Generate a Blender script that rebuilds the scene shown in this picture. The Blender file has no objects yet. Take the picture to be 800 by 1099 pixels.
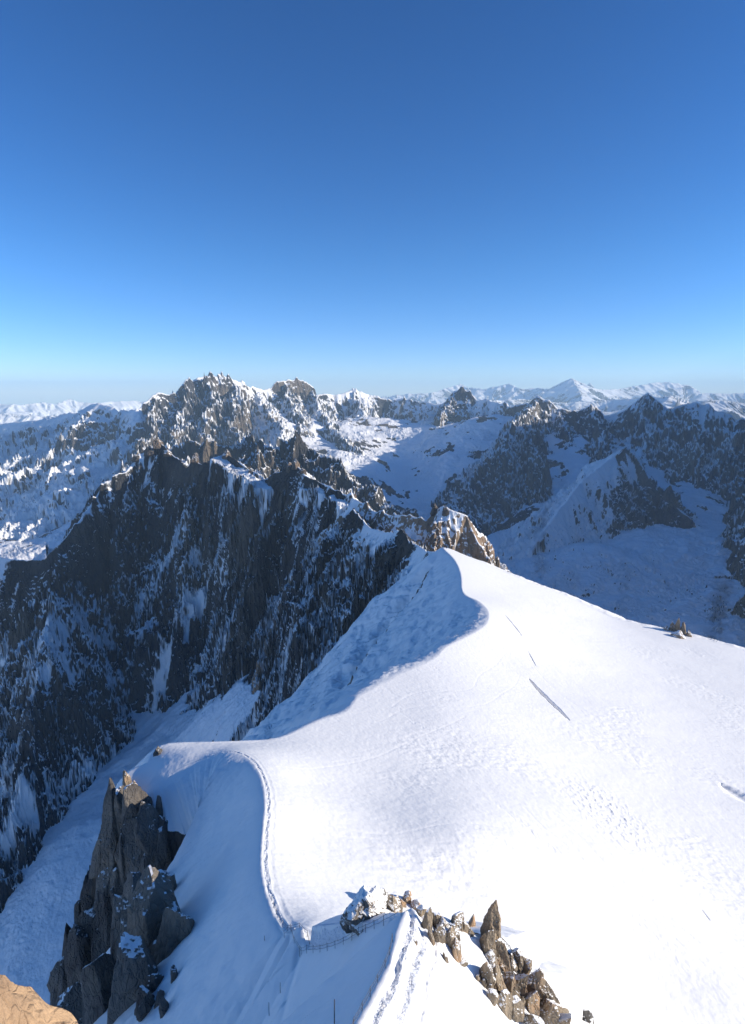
import bpy, math, random, time
import numpy as np
from mathutils import Vector

T0 = time.time()
F32 = np.float32
# ------------------------------------------------------------------ camera model
FPX, PITCH = 660.0, math.radians(11.0)
CP, SP = math.cos(PITCH), math.sin(PITCH)

def ray(px, py):
    u = (px - 400.0) / FPX; v = (549.5 - py) / FPX
    return np.array([u, CP + v * SP, -SP + v * CP])
def P(px, py, Y):
    d = ray(px, py); return d * (Y / d[1])
def PZ(px, py, z):
    d = ray(px, py); return d * (z / d[2])

SUN_AZ, SUN_EL = 95.0, 18.0      # degrees clockwise from the view direction (+Y), and up

# ------------------------------------------------------------------ noise
def _h2(ix, iy, seed):
    h = (ix.astype(np.int64) * 374761393 + iy.astype(np.int64) * 668265263 + seed * 974711) & 0xffffffff
    h = ((h ^ (h >> 13)) * 1274126177) & 0xffffffff
    return (h ^ (h >> 16)) & 0xffffffff
_ANG = np.linspace(0, 2 * np.pi, 257)[:256]
_GX = np.cos(_ANG).astype(F32); _GY = np.sin(_ANG).astype(F32)
def gn2(x, y, seed=0):
    x = np.asarray(x, F32); y = np.asarray(y, F32)
    fx = np.floor(x); fy = np.floor(y)
    ix = fx.astype(np.int32); iy = fy.astype(np.int32)
    x = x - fx; y = y - fy
    ux = x * x * x * (x * (x * 6 - 15) + 10); uy = y * y * y * (y * (y * 6 - 15) + 10)
    def g(dx, dy):
        k = _h2(ix + dx, iy + dy, seed) & 255
        return _GX[k] * (x - dx) + _GY[k] * (y - dy)
    a = g(0, 0); b = g(1, 0); c = g(0, 1); d = g(1, 1)
    return ((a + (b - a) * ux) * (1 - uy) + (c + (d - c) * ux) * uy) * 1.5
_rs = np.random.RandomState(5)
_G3 = _rs.normal(size=(256, 3)); _G3 /= np.linalg.norm(_G3, axis=1)[:, None]; _G3 = _G3.astype(F32)
def gn3(x, y, z, seed=0):
    x = np.asarray(x, F32); y = np.asarray(y, F32); z = np.asarray(z, F32)
    fx = np.floor(x); fy = np.floor(y); fz = np.floor(z)
    ix = fx.astype(np.int64); iy = fy.astype(np.int64); iz = fz.astype(np.int64)
    x = x - fx; y = y - fy; z = z - fz
    s = lambda t: t * t * t * (t * (t * 6 - 15) + 10)
    ux, uy, uz = s(x), s(y), s(z)
    def g(a, b, c):
        k = _h2(ix + a, iy + b, seed + 0) ; k = _h2(k, iz + c, seed + 7) & 255
        gg = _G3[k]
        return gg[..., 0] * (x - a) + gg[..., 1] * (y - b) + gg[..., 2] * (z - c)
    def lerp(a, b, t): return a + (b - a) * t
    return lerp(lerp(lerp(g(0,0,0), g(1,0,0), ux), lerp(g(0,1,0), g(1,1,0), ux), uy),
                lerp(lerp(g(0,0,1), g(1,0,1), ux), lerp(g(0,1,1), g(1,1,1), ux), uy), uz) * 1.6
def fbm2(x, y, oct=4, seed=0, gain=.5):
    o = 0; a = 1.
    for i in range(oct):
        o = o + a * gn2(x, y, seed + i); x = x * 2.03 + 7.7; y = y * 2.03 + 3.1; a *= gain
    return o
def ridged2(x, y, oct=5, seed=0, gain=.5):
    """0 in gullies .. about 1 on crests"""
    o = 0; a = 1.; w = 1.; tot = 0
    for i in range(oct):
        n = 1 - np.abs(gn2(x, y, seed + i)) * 1.6
        n = n * n * w
        o = o + a * n; tot += a
        w = np.clip(n * 1.6, 0, 1)
        x, y = x * 1.8 + y * .9 + 5.1, y * 1.8 - x * .9 + 1.7
        a *= gain
    return o / tot
def sstep(a, b, x):
    t = np.clip((x - a) / (b - a), 0, 1); return t * t * (3 - 2 * t)

# ------------------------------------------------------------------ thin plate surfaces
class TPS:
    def __init__(s, pts, smooth=0.):
        p = np.array(pts, float); s.c = p[:, :2]; n = len(p); s.sc = 1000.
        c = s.c / s.sc
        d = np.linalg.norm(c[:, None] - c[None], axis=2)
        K = np.where(d > 0, d * d * np.log(np.maximum(d, 1e-9)), 0) + smooth * np.eye(n)
        Q = np.c_[np.ones(n), c]
        A = np.block([[K, Q], [Q.T, np.zeros((3, 3))]])
        w = np.linalg.solve(A, np.r_[p[:, 2], 0, 0, 0])
        s.w = w[:n]; s.a = w[n:]
    def __call__(s, x, y):
        x = np.asarray(x, F32) / F32(s.sc); y = np.asarray(y, F32) / F32(s.sc)
        o = (s.a[0] + s.a[1] * x + s.a[2] * y).astype(np.float64)
        for (cx, cy), w in zip(s.c / s.sc, s.w):
            r2 = (x - F32(cx)) ** 2 + (y - F32(cy)) ** 2
            o += (.5 * w) * r2 * np.log(np.maximum(r2, 1e-12))
        return o.astype(F32)

# ------------------------------------------------------------------ base floor (valley glaciers, snow apron)
BASE = [PZ(150,745,-1090), PZ(270,790,-830), PZ(230,765,-900), PZ(160,790,-1110), PZ(120,870,-1180), PZ(60,945,-1240),
        PZ(110,950,-1220), PZ(0,1000,-1330), PZ(-150,1099,-1500), PZ(200,900,-1120), PZ(-60,1000,-1350),
        (0, 600, -1050), (-200, 400, -1100), (0, 0, -900), (300, -300, -900), (-1500, 0, -1800),
        (500, 1500, -1050), (800, 1100, -1000), (1500, 900, -950), (900, 2200, -1300),
        P(540,660,3500), P(600,640,3800), P(660,640,3700), P(700,620,4000), P(740,640,3700), P(800,640,3550), P(900,640,3500),
        P(640,600,4400), P(700,580,4600), P(760,565,5000), P(800,545,5500), P(850,525,6000), P(740,535,5700), P(600,590,4750), P(545,580,5300),
        P(500,572,6000), P(560,548,5900), P(475,545,6650), P(450,520,7200), P(430,500,7700), P(440,470,8500), P(470,458,8900),
        P(430,455,9200), P(500,452,8500), P(540,475,7500), P(600,478,7200), P(620,505,6500), P(400,480,8100), P(380,460,8700), P(410,500,7400),
        P(330,452,8900), P(290,446,8500), P(300,470,8000), P(350,475,8200), P(480,500,7300), P(570,500,6800), P(660,530,6000),
        P(0,595,5200), P(60,597,5000), (-3500,6500,-1500), (-2500,6500,-1300), P(150,525,6300), P(230,515,6600), P(-200,590,5000), (-4500,7500,-1400),
        (-9000, 5000, -2200), (-6000, 11000, -1600), (0, 13500, -1500), (6000, 12500, -1500), (9000, 6000, -1400), (5000, 2500, -1200),
        (-5000, 2500, -1900), (-7000, 14000, -2000), (10000, 12000, -1500), (4500, 9500, -1000)]
base_tps = TPS(BASE, 1e-4)

# ------------------------------------------------------------------ near snow field: boundary polyline, interior to the right
# (point, slope1, d1, slope2, roundness)
BND = [((0, -300, -200), .9, 60, 2., 6), ((-8, 0, -160), .9, 60, 2., 6), ((-10, 60, -135), .9, 60, 2., 4),
       (PZ(330,1018,-118), .95, 70, 2., 2), (PZ(305,1003,-122), .95, 75, 2., 2), (PZ(288,965,-128), .95, 80, 2., 2),
       (PZ(281,930,-134), .95, 80, 2., 2), (PZ(283,890,-141), .95, 75, 2.4, 2), (PZ(285,860,-147), .95, 70, 2.4, 2.5),
       (PZ(280,832,-155), .95, 60, 2.6, 4), (PZ(266,814,-161), .95, 50, 3, 10), (PZ(245,807,-164), .95, 44, 3, 30),
       (PZ(215,816,-168), .95, 38, 3, 40), (PZ(190,828,-171), 1., 28, 3, 32), (PZ(165,845,-175), 1.2, 9, 3, 14),
       (PZ(148,852,-178), 1.5, 5, 3, 3), (PZ(136,840,-178), 1.5, 5, 3, 3), (PZ(142,826,-177), 1.5, 5, 3, 3),
       (PZ(160,818,-175), 1.3, 8, 2.5, 4), (PZ(174,801,-172), 1.1, 20, 2, 4), (PZ(205,798,-172), 1.0, 40, 1.5, 4),
       (PZ(250,797,-173), .9, 60, 1.2, 4), (PZ(300,793,-178), .85, 120, 1.1, 5), (PZ(340,775,-186), .8, 160, 1.1, 6),
       (PZ(372,764,-191), .8, 200, 1.1, 8), (PZ(383,750,-195), .8, 200, 1.1, 4), (PZ(392,744,-197), .8, 200, 1.1, 12), (PZ(430,724,-206), .78, 220, 1.1, 26), (PZ(465,708,-213), .75, 240, 1.1, 24),
       (PZ(480,694,-216.5), .75, 260, 1.1, 8), (PZ(500,684,-220), .75, 260, 1.1, 16), (PZ(522,670,-225), .7, 260, 1.1, 22), (PZ(524,655,-230), .7, 260, 1.1, 20), (PZ(512,644,-233), .7, 260, 1.1, 6),
       (PZ(498,636,-235), .75, 260, 1.1, 3), (PZ(495,615,-238), .8, 240, 1.1, 3), (PZ(488,600,-239), .85, 200, 1.2, 3),
       (PZ(476,587,-238), .9, 120, 1.3, 4), (PZ(500,596.5,-246), .8, 60, 1.2, 8), (PZ(522,606,-254), .7, 80, 1.2, 25),
       (PZ(560,622,-268), .7, 100, 1.2, 35), (PZ(600,637,-282), .7, 100, 1.2, 40), (PZ(640,655,-295), .7, 100, 1.2, 40),
       (PZ(662,665,-300), .7, 100, 1.2, 40), (PZ(700,674,-305), .7, 100, 1.2, 40), (PZ(745,684,-310), .7, 100, 1.2, 40),
       (PZ(800,699,-316), .7, 100, 1.2, 40), (PZ(900,730,-330), .7, 100, 1.2, 40), (PZ(1100,800,-345), .7, 100, 1.2, 40),
       ((1000, 200, -380), .7, 100, 1.2, 40), ((700, -300, -350), .7, 100, 1.2, 40)]
BP = np.array([b[0] for b in BND], float)
BQ = np.array([b[1:] for b in BND], float)
def catmull(P_, n=5):
    P_ = np.asarray(P_, float); Q = np.vstack([2 * P_[0] - P_[1], P_, 2 * P_[-1] - P_[-2]]); o = []
    for i in range(1, len(Q) - 2):
        L_ = np.linalg.norm(Q[i + 1, :2] - Q[i, :2])
        for j in range(n):
            t = j / n; a, b, c, d = Q[i - 1], Q[i], Q[i + 1], Q[i + 2]
            o.append(.5 * (2 * b + (c - a) * t + (2 * a - 5 * b + 4 * c - d) * t * t + (3 * b - a - 3 * c + d) * t ** 3))
    o.append(Q[-2]); return np.array(o)
BP0 = BP.copy(); NC = 4
_all = catmull(BP, NC); BP = _all
BQ = np.array([np.interp(np.arange(len(_all)) / NC, np.arange(len(BQ)), BQ[:, j]) for j in range(4)]).T
INT = [PZ(400,940,-152), PZ(350,960,-138), PZ(330,900,-149), PZ(500,900,-166), PZ(600,950,-178), PZ(500,1000,-160), PZ(600,1080,-168),
       PZ(700,1050,-186), PZ(800,1090,-192), PZ(800,1000,-208), PZ(700,900,-212), PZ(800,850,-250), PZ(620,800,-226),
       PZ(500,760,-207), PZ(400,800,-187), PZ(400,860,-170), PZ(330,840,-165), PZ(600,700,-252), PZ(700,720,-282), PZ(800,740,-296),
       PZ(560,660,-247), PZ(550,720,-232), PZ(520,620,-248), PZ(540,640,-250), PZ(700,800,-245), PZ(620,880,-198), PZ(460,730,-208),
       PZ(230,806,-168), PZ(200,812,-169), PZ(170,830,-173), (60, 40, -190), (200, 0, -230), (400, 200, -260),
       PZ(640,680,-281), PZ(600,655,-274), PZ(560,635,-262)]
field_tps = TPS(list(BP[::2]) + [tuple(i) for i in INT], 2e-5)

def seg_near(x, y, A, extra=None):
    """nearest point on polyline A (n,3): distance, z there, arc length there, index-position, side sign (+ = right of travel)"""
    bd = np.full(x.shape, 1e18, F32); bz = np.zeros(x.shape, F32); bs = np.zeros(x.shape, F32)
    bt = np.zeros(x.shape, F32); sd = np.ones(x.shape, F32)
    s0 = 0.
    for i in range(len(A) - 1):
        ax, ay, az = A[i]; ex, ey, ez = A[i + 1] - A[i]
        L2 = ex * ex + ey * ey; L = math.sqrt(L2)
        dx = x - F32(ax); dy = y - F32(ay)
        t = np.clip((dx * F32(ex) + dy * F32(ey)) / F32(L2), 0, 1)
        qx = dx - t * F32(ex); qy = dy - t * F32(ey)
        d2 = qx * qx + qy * qy
        cr = (F32(ex) * dy - F32(ey) * dx)
        m = d2 < bd
        bd[m] = d2[m]; bz[m] = (az + t * ez)[m]; bs[m] = (s0 + t * L)[m]; bt[m] = (i + t)[m]
        sd[m] = np.where(cr[m] < 0, 1, -1)
        s0 += L
    return np.sqrt(bd), bz, bs, bt, sd

def in_poly(x, y, A):
    c = np.zeros(x.shape, bool); n = len(A)
    for i in range(n):
        x1, y1 = A[i][:2]; x2, y2 = A[(i + 1) % n][:2]
        if y1 == y2: continue
        k = ((y1 > y) != (y2 > y)) & (x < (x2 - x1) * (y - y1) / (y2 - y1) + x1)
        c ^= k
    return c

# ------------------------------------------------------------------ ridges
# name, points, group, front (slope1,d1,slope2), back, flute wavelength, flute amplitude, crest jag, snow bias, steepening
def pl(*a): return np.array([P(*p) for p in a])
def plw(*a):
    """points of the dark wall: the crest runs away from the viewer towards the left"""
    g = lambda px: np.interp(px, [-260, 0, 60, 111, 150, 210, 316, 370, 400, 430], [1.75, 1.36, 1.29, 1.28, 1.27, 1.2, 1.1, 1.04, 1., 1.])
    return np.array([P(x_, y_, Y_ * g(x_)) for x_, y_, Y_ in a])
RIDGES = []
def R(grp, pts, front, back, L, A, jag=0., snow=0., iso=1., exact=False):
    RIDGES.append(dict(g=grp, p=np.array(pts, float), f=front, b=back, L=L, A=A, jag=jag, snow=snow, iso=iso, spur=(jag in (2, 3, 14, 20, 24, 10, 6, 16) or (grp == 4 and jag == 8))))

# dark wall (group 1)
R(1, plw((-260,640,1300),(-120,620,1500),(0,598,1700),(30,602,1740),(50,600,1760),(64,582,1800),(91,552,1900),(111,520,2000),(135,503,2050),
        (142,494,2080),(158,482,2120),(170,473,2150),(185,487,2140),(199,500,2100),(209,492,2080),(223,497,2050),(238,485,2050),
        (250,490,2000),(270,503,1950),(286,513,1900),(300,505,1880),(316,497,1850),(328,510,1820),(351,519,1750),(370,530,1700),
        (382,533,1680),(400,543,1620)),
  (1.8, 640, .9), (.9, 300, 1.3), 190, 190, 12, -.02)
R(9, pl((382,533,1680),(400,543,1620),(420,551,1560),(442,552,1500),(458,556,1460),(473,541,1450),(484,545,1430),(501,552,1420),(512,580,1380),(529,604,1340),(550,650,1300)),
  (1.3, 220, 3.2), (1.4, 300, 1.4), 70, 48, 8, .05)
R(1, pl((380,545,1620),(398,566,1480),(418,571,1370),(432,568,1300),(441,580,1200),(455,588,1080),(466,592,990),(476,590,945)),
  (1.15, 190, 3.4), (1.2, 200, 1.4), 55, 30, 4, .04)
# small snowfields caught on the wall crest
R(1, pl((238,489,2380),(255,501,2270),(270,509,2180),(288,519,2110)), (.12, 45, 5.), (.3, 60, 1.), 60, 8, 2, .45)
R(1, pl((333,521,1960),(350,523,1860),(368,533,1780),(384,546,1700)), (.15, 34, 5.), (.4, 60, 1.), 60, 8, 2, .45)
# spurs coming down the wall
R(1, pl((60,600,2200),(50,680,1850),(35,770,1656),(15,860,1485),(-30,950,1337)), (1.5,200,1.0), (1.5,200,1.0), 70, 50, 3, .03)
R(1, plw((142,494,2080),(125,590,1850),(115,660,1760),(105,715,1690)), (1.9,120,1.4), (1.9,120,1.4), 60, 50, 2, .0)
R(1, plw((209,492,2080),(200,570,1860),(190,650,1740),(180,715,1640),(176,745,1600)), (1.9,140,1.4), (1.9,140,1.4), 60, 50, 2, .0)
R(1, plw((316,499,1850),(290,560,1700),(262,640,1560),(245,700,1480),(232,760,1380)), (1.8,140,1.3), (1.8,140,1.3), 60, 50, 2, .05)
R(1, plw((370,530,1700),(352,580,1520),(330,640,1400),(310,690,1320),(285,740,1260)), (1.5,140,1.2), (1.5,140,1.2), 50, 35, 2, .12)
# dark ridge behind the wall (group 2)
R(2, pl((150,480,3900),(200,474,3700),(230,468,3650),(245,470,3640),(260,462,3600),(272,470,3600),(281,466,3600),(300,472,3600),(309,468,3580),(316,459,3550),(323,464,3540),
        (330,472,3520),(345,480,3480),(358,488,3440),(375,506,3380),(400,523,3300),(430,546,3200),(470,580,3100)),
  (1.6, 400, .9), (.8, 500, 1.), 170, 110, 16, -.08)
# Verte massif (group 3)
R(3, pl((147,438,7600),(156,431,7700),(168,419,7900),(174,420,7950),(181,423,8000),(187,420,8050),(190,424,8100),(200,406,8300),(207,406,8400),
        (214,401,8500),(223,396,8600),(227,396,8650),(233,400,8700),(238,397,8750),(245,404,8800),(252,402,8850),(259,405,8900),(266,414,9000),
        (276,415,9200),(283,418,9300),(291,416,9400),(296,409,9500),(304,406,9600),(320,406,9800),(330,409,9900),(335,413,9950),(338,422,10000),
        (349,421,10100),(356,422,10200),(361,423,10200),(372,417,10300),(379,415,10400),(386,416,10400),(395,420,10500),(400,422,10500),(409,425,10500),(418,429,10500)),
  (1.25, 900, .75), (1.2, 1500, 1.), 420, 260, 58, .03)
R(3, pl((168,421,7900),(164,450,7100),(152,478,6400),(140,500,5900)), (1.3,500,1.1), (1.5,500,1.1), 220, 150, 14, -.02)
R(3, pl((200,408,8300),(196,440,7500),(188,465,6800),(182,485,6300)), (1.4,500,1.1), (1.4,500,1.1), 220, 150, 14, -.0)
R(3, pl((225,397,8650),(228,425,8000),(222,450,7400),(214,475,6900)), (1.4,500,1.1), (1.4,500,1.1), 220, 150, 14, .0)
R(3, pl((252,404,8850),(255,430,8100),(252,455,7400),(256,475,6900)), (1.3,500,1.1), (1.5,500,1.1), 220, 150, 14, .0)
R(3, pl((276,417,9200),(284,432,8600),(294,446,8100),(303,458,7700)), (.9,200,.7), (.9,200,.7), 180, 70, 20, .12)
R(3, pl((306,408,9600),(312,425,9100),(320,438,8700),(326,450,8350)), (1.1,250,.8), (1.1,250,.8), 180, 80, 20, .08)
R(3, pl((335,415,9950),(340,432,9300),(352,450,8700),(368,465,8100),(378,476,7700)), (1.1,250,.8), (1.1,250,.8), 180, 80, 20, .06)
R(3, pl((379,416,10400),(384,430,10000),(392,444,9500),(400,452,9200)), (1.,300,.8), (1.,300,.8), 160, 80, 20, .1)
# left mid slopes (group 4)
R(4, pl((-200,470,11000),(-60,458,10100),(0,454,9600),(26,452,9300),(44,450,9050),(58,446,8850),(77,442,8600),(86,445,8450),(98,433,8250),(105,432,8150),
        (113,434,8050),(121,436,7950),(126,441,7880),(140,440,7700),(147,438,7600)), (.60, 1100, .50), (.9, 900, .9), 420, 230, 22, .06)
R(4, pl((86,445,8450),(72,465,7800),(48,487,7250),(14,507,6850),(-60,532,6400)), (.9,300,.6), (.8,300,.6), 260, 130, 8, .02)
R(4, pl((126,441,7880),(120,468,7350),(98,498,6950),(74,523,6650),(44,543,6450)), (.9,300,.6), (.8,300,.6), 260, 130, 8, .02)
# head of the basin and right-hand crest (group 5)
R(5, pl((418,429,10500),(426,428,10500),(434,426,10450),(444,429,10400),(451,431,10300),(460,431,10200),(469,434,10100),(478,432,9800),(484,424,9600),(488,417,9500),(495,415,9450),
        (502,418,9400),(511,425,9300),(514,429,9250),(523,428,9100),(530,431,9000),(534,432,8900),(543,431,8800),(546,436,8700),(556,434,8600),(569,432,8400),(576,424,8300),(581,424,8250),
        (590,430,8200),(599,437,8150),(607,439,8100),(621,440,8100),(628,438,8050),(635,434,8000),(641,436,8000),(649,445,7950),(661,444,7900),(672,438,7800),(684,429,7700),(695,421,7600),
        (701,423,7600),(708,430,7550),(716,440,7500),(732,434,7500),(751,431,7450),(761,433,7400),(770,440,7350),(785,444,7300),(792,451,7250),(798,448,7200),(830,455,7000),(900,450,6800)),
  (1.35, 230, .50), (1.2, 1200, 1.), 300, 150, 26, .05)
R(5, pl((488,418,9500),(480,436,9100),(472,450,8800),(466,464,8500)), (1.1,160,.6), (1.1,160,.6), 200, 80, 20, .0)
R(5, pl((523,429,9100),(516,445,8700),(508,458,8300),(504,466,8000)), (1.1,140,.6), (1.1,140,.6), 200, 80, 20, .0)
R(5, pl((576,425,8300),(566,438,7500),(556,446,7000),(546,454,6700),(535,475,6350),(515,500,6050),(498,522,5850)), (1.3,300,.9), (1.3,300,.9), 170, 110, 24, .05)
R(5, pl((556,446,7000),(566,470,6500),(580,498,6150),(588,530,5900)), (1.5,260,.9), (1.5,260,.9), 150, 100, 20, .03)
R(5, pl((540,465,6500),(532,500,6100),(530,530,5900)), (1.3,240,.9), (1.3,240,.9), 150, 90, 20, -.02)
R(5, pl((599,437,8150),(606,452,7600),(612,468,7200)), (1.1,200,.7), (1.1,200,.7), 180, 80, 20, -.02)
R(5, pl((635,435,8000),(644,455,7300),(648,475,6700),(655,490,6200)), (1.1,250,.7), (1.1,250,.7), 180, 90, 20, -.02)
R(5, pl((695,422,7600),(690,445,7100),(700,462,6800),(740,456,6500),(770,461,6300),(800,462,6050),(860,470,5800)), (1.45,420,.7), (.8,500,.8), 200, 170, 20, .09)
# pyramid (group 6)
R(6, pl((588,566,4600),(600,547,4750),(625,516,5050),(650,496,5250),(665,485,5380),(672,479,5450),(680,487,5420),(690,503,5350),(700,518,5280),(710,531,5200),(719,520,5150),(726,542,5080),(742,556,4950)),
  (1.3, 380, .8), (.7, 400, .9), 120, 80, 12, -.10)
R(6, pl((672,495,5750),(674,502,6000),(682,492,6500),(692,466,7100)), (.9,150,1.6), (.9,150,1.6), 150, 60, 16, -.02)
R(6, pl((669,482,5430),(652,508,5200),(634,538,4960),(616,568,4760)), (.50,280,1.2), (.9,30,1.7), 90, 12, 6, .32)
R(6, pl((672,479,5450),(664,512,5200),(655,545,4950),(648,572,4780)), (1.5,200,.8), (1.6,120,.8), 90, 45, 10, -.16)
# unseen range to the right that shades the valley (group 7)
R(7, [(2300,1700,-50),(3150,3300,480),(3950,4700,720),(4850,6000,830),(5800,7400,860),(7700,9600,700)], (1.7,1500,1.), (1.7,1500,1.), 300, 150, 30, .05)
# moraine rib in the valley (group 0 look)
R(8, pl((560,640,3700),(600,610,4000),(640,585,4350)), (.12,60,.2), (.12,60,.2), 60, 18, 12, .12)
R(8, pl((690,662,3250),(715,656,3350),(745,643,3550),(770,632,3700),(800,615,3950)), (.25,40,.1), (.25,40,.1), 60, 20, 12, .0)
for q in (7, 8): pass

# arete in the foreground (crest, z), group 10
ARETE = np.array([(6, -60, -45), (3, 20, -58), PZ(372,1140,-64), PZ(383,1105,-67), PZ(402,1070,-70), PZ(420,1035,-72.5), PZ(428,1000,-75), PZ(436,978,-77),
                  PZ(423,985,-79.5), PZ(404,992,-86), PZ(385,1003,-95), PZ(365,1012,-103), PZ(345,1017,-111), PZ(330,1018,-117.8), PZ(316,1010,-121.2), PZ(302,1002,-125)], float)
SPUR = np.array([PZ(450,984,-79.5), PZ(465,990,-81.5), PZ(500,1000,-87), PZ(535,1012,-92), PZ(565,1050,-97), PZ(600,1098,-102), PZ(625,1140,-108)], float)

KPYR = [i_ for i_, q_ in enumerate(RIDGES) if q_['g'] == 6][0]
def prof(d, q):
    s1, d1, s2 = q
    return s1 * np.minimum(d, d1) + s2 * np.maximum(d - d1, 0)

def H(x, y):
    """height, group, snow bias for plan points"""
    x = np.asarray(x, F32); y = np.asarray(y, F32)
    r = np.sqrt(x * x + y * y)
    h = base_tps(x, y)
    big = sstep(400, 2500, r)
    h = h + (ridged2(x / 110 + .4, y / 70, 3, 78) * 9 * sstep(-.1, .4, gn2(x / 1300, y / 1300, 79))) * sstep(3000, 5000, r)
    h = h + fbm2(x / 900, y / 900, 8, 3, .55) * 45 * big + ridged2(x / 420, y / 420, 5, 77) * 26 * big
    grp = np.zeros(x.shape, np.int8); snow = np.full(x.shape, .30, F32); D = np.full(x.shape, 1e4, F32)
    # warp for the big mountains
    for k, rd in enumerate(RIDGES):
        p = rd['p']; zmax = p[:, 2].max()
        reach = (zmax + 1500) / min(rd['f'][2], rd['b'][2]) * .9 + 300
        if rd['g'] == 8: reach = 300
        x0, x1 = p[:, 0].min() - reach, p[:, 0].max() + reach
        y0, y1 = p[:, 1].min() - reach, p[:, 1].max() + reach
        m = (x > x0) & (x < x1) & (y > y0) & (y < y1) & (h < zmax + 80)
        if not m.any(): continue
        X = x[m]; Y = y[m]; L = rd['L']; A = rd['A']
        # plan warp that vanishes towards the crest keeps the skyline where it is
        d0, z0, _, _, _ = seg_near(X, Y, p)
        smin = (min(rd['f'][0], rd['b'][0]), min(rd['f'][1], rd['b'][1]) , min(rd['f'][2], rd['b'][2]))
        keep = z0 + 60 - prof(np.maximum(d0 * .75 - L * .3, 0), smin) + A * .9 > h[m]
        mi = np.flatnonzero(m)[keep.ravel()]
        if len(mi) == 0: continue
        m = np.zeros(x.size, bool); m[mi] = True; m = m.reshape(x.shape)
        X = X[keep]; Y = Y[keep]; d0 = d0[keep]
        w1 = fbm2(X / (L * 1.4), Y / (L * 1.4), 4, 11 + k) * L * .42
        w2 = fbm2(X / (L * 1.4), Y / (L * 1.4), 4, 61 + k) * L * .42
        fw = sstep(0, L * 1.2, d0) * .9 + .1 if not rd['spur'] else sstep(0, 2.5 * L, np.sqrt((X - p[0, 0]) ** 2 + (Y - p[0, 1]) ** 2)) * .95 + .05
        d, z, s, t, sd = seg_near(X + w1 * fw, Y + w2 * fw, p)
        z = z + (ridged2(s / (L * .6), s * 0 + k * 3.3, 5, 5 + k, .62) - .5) * rd['jag'] * np.exp(-d / (L * .5)) * 1.8 * (.35 + 1.3 * sstep(-.3, .4, gn2(s / (L * 2.2), s * 0 + k, 91)))
        ff = prof(d, rd['f']); bb = prof(d, rd['b'])
        drop = np.where(sd > 0, ff, bb)
        fl = ridged2(s / (L * 1.6) + .35 * w1 / L, d / (L * 4.) + k * 1.7, 3, 23 + k, .5)      # ribs down the fall line
        iso = ridged2(X / (L * 1.3), Y / (L * 1.3), 3, 31 + k, .5)
        am = A * (sstep(0, L * 1.1, d) if not rd['spur'] else sstep(-L * .8, L * .8, d))
        hh = z - drop + am * ((fl - .62) * .95 + rd['iso'] * (iso - .5) * .5)
        hm = h[m]; b = hh > hm
        hm[b] = hh[b]; h[m] = hm
        gg = grp[m]; gg[b] = rd['g']; grp[m] = gg
        ss = snow[m]; ss[b] = rd['snow'] if rd['snow'] < .4 else np.where(d < rd['f'][1] * 1.25, rd['snow'], .05)[b]; snow[m] = ss
        if k == KPYR: sp_ = snow[m]; sp_[b] = np.where(X / Y < .398 + .012 * gn2(X / 90, Y / 90, 95), .27, -.15)[b]; snow[m] = sp_
        dc = D[m]; dc[b] = (d + (L * .8 if rd['spur'] else 0))[b]; D[m] = dc
    grp[grp == 8] = 0
    # near field
    m = (r < 2600) & (y > -400)
    if m.any():
        X = x[m]; Y = y[m]
        wv = fbm2(X / 60, Y / 60, 3, 201) * 2.0
        d, z, s, t, sd = seg_near(X, Y, BP)
        ins = in_poly(X, Y, BP)
        q = [np.interp(t, np.arange(len(BQ)), BQ[:, j]).astype(F32) for j in range(4)]
        dr = np.sqrt(d * d + q[3] ** 2) - q[3]
        t = t / NC; tcl = (t > 3) & (t < 22)                                      # the side with the cliff
        cl = fbm2(X / 22, Y / 22, 3, 210)
        d1 = q[1] * (1 + .5 * cl * tcl)
        out = z - q[0] * np.minimum(dr, d1) - q[2] * np.maximum(dr - d1, 0) - 1.7 * np.maximum(d - 300, 0) * (t >= 20) * (t < 38)
        fl = ridged2(s / 26, d / 90, 4, 213) - .5
        out = out + fbm2(X / 15, Y / 15, 4, 215) * .9 * sstep(1, 10, d)
        out = out + fl * 16 * sstep(0, 25, dr - d1) * (1 - sstep(50, 110, dr - d1))
        # wind work on the lee side of the far crest, a band of ice cliffs half way down
        lee = (t >= 22) & (t < 38)
        rel = fbm2(X / 55, Y / 90, 4, 220) * 5 * sstep(5, 60, d) * lee
        dI, zI, sI, tI, sdI = seg_near(X, Y, ICE)
        wI = 3.5 * gn2(sI / 14, sI * 0, 221) + 1.6 * gn2(sI / 4.5, sI * 0, 223)
        qI = dI * sdI + wI
        onI = sstep(0, .6, tI) * sstep(len(ICE) - 1., len(ICE) - 1.7, tI) * lee * (.55 + .45 * sstep(-.3, .2, gn2(sI / 20, sI * 0 + .5, 224)))
        cutI = sstep(-2.5, 1.5, qI) * sstep(46, 6, qI) * onI
        band = sstep(-6, -2, qI) * sstep(11, 6, qI) * onI
        rel = rel + fbm2(X / 26, Y / 26, 4, 226) * 3.2 * sstep(4, 30, d) * lee - ridged2((X + Y) / 40, (Y - X) / 130, 3, 228) * 3. * sstep(8, 50, d) * lee
        out = out + rel - cutI * 18.0
        inn = field_tps(X, Y)
        swell = fbm2(X / 140, Y / 90, 3, 230) * .9 + fbm2(X / 30, Y / 18, 3, 231) * .16
        inn = inn + swell * sstep(0, 60, d)
        # small sastrugi patches, scoured rough zones, avalanche crumbs
        rough = sstep(.05, .5, fbm2(X / 70, Y / 70, 2, 235)) * sstep(10, 60, d)
        inn = inn + rough * (fbm2(X / 5, Y / 3.2, 3, 236) * .2) + .05 * ridged2(X / 16 + Y / 30, Y / 5 - X / 14, 3, 238)
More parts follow.
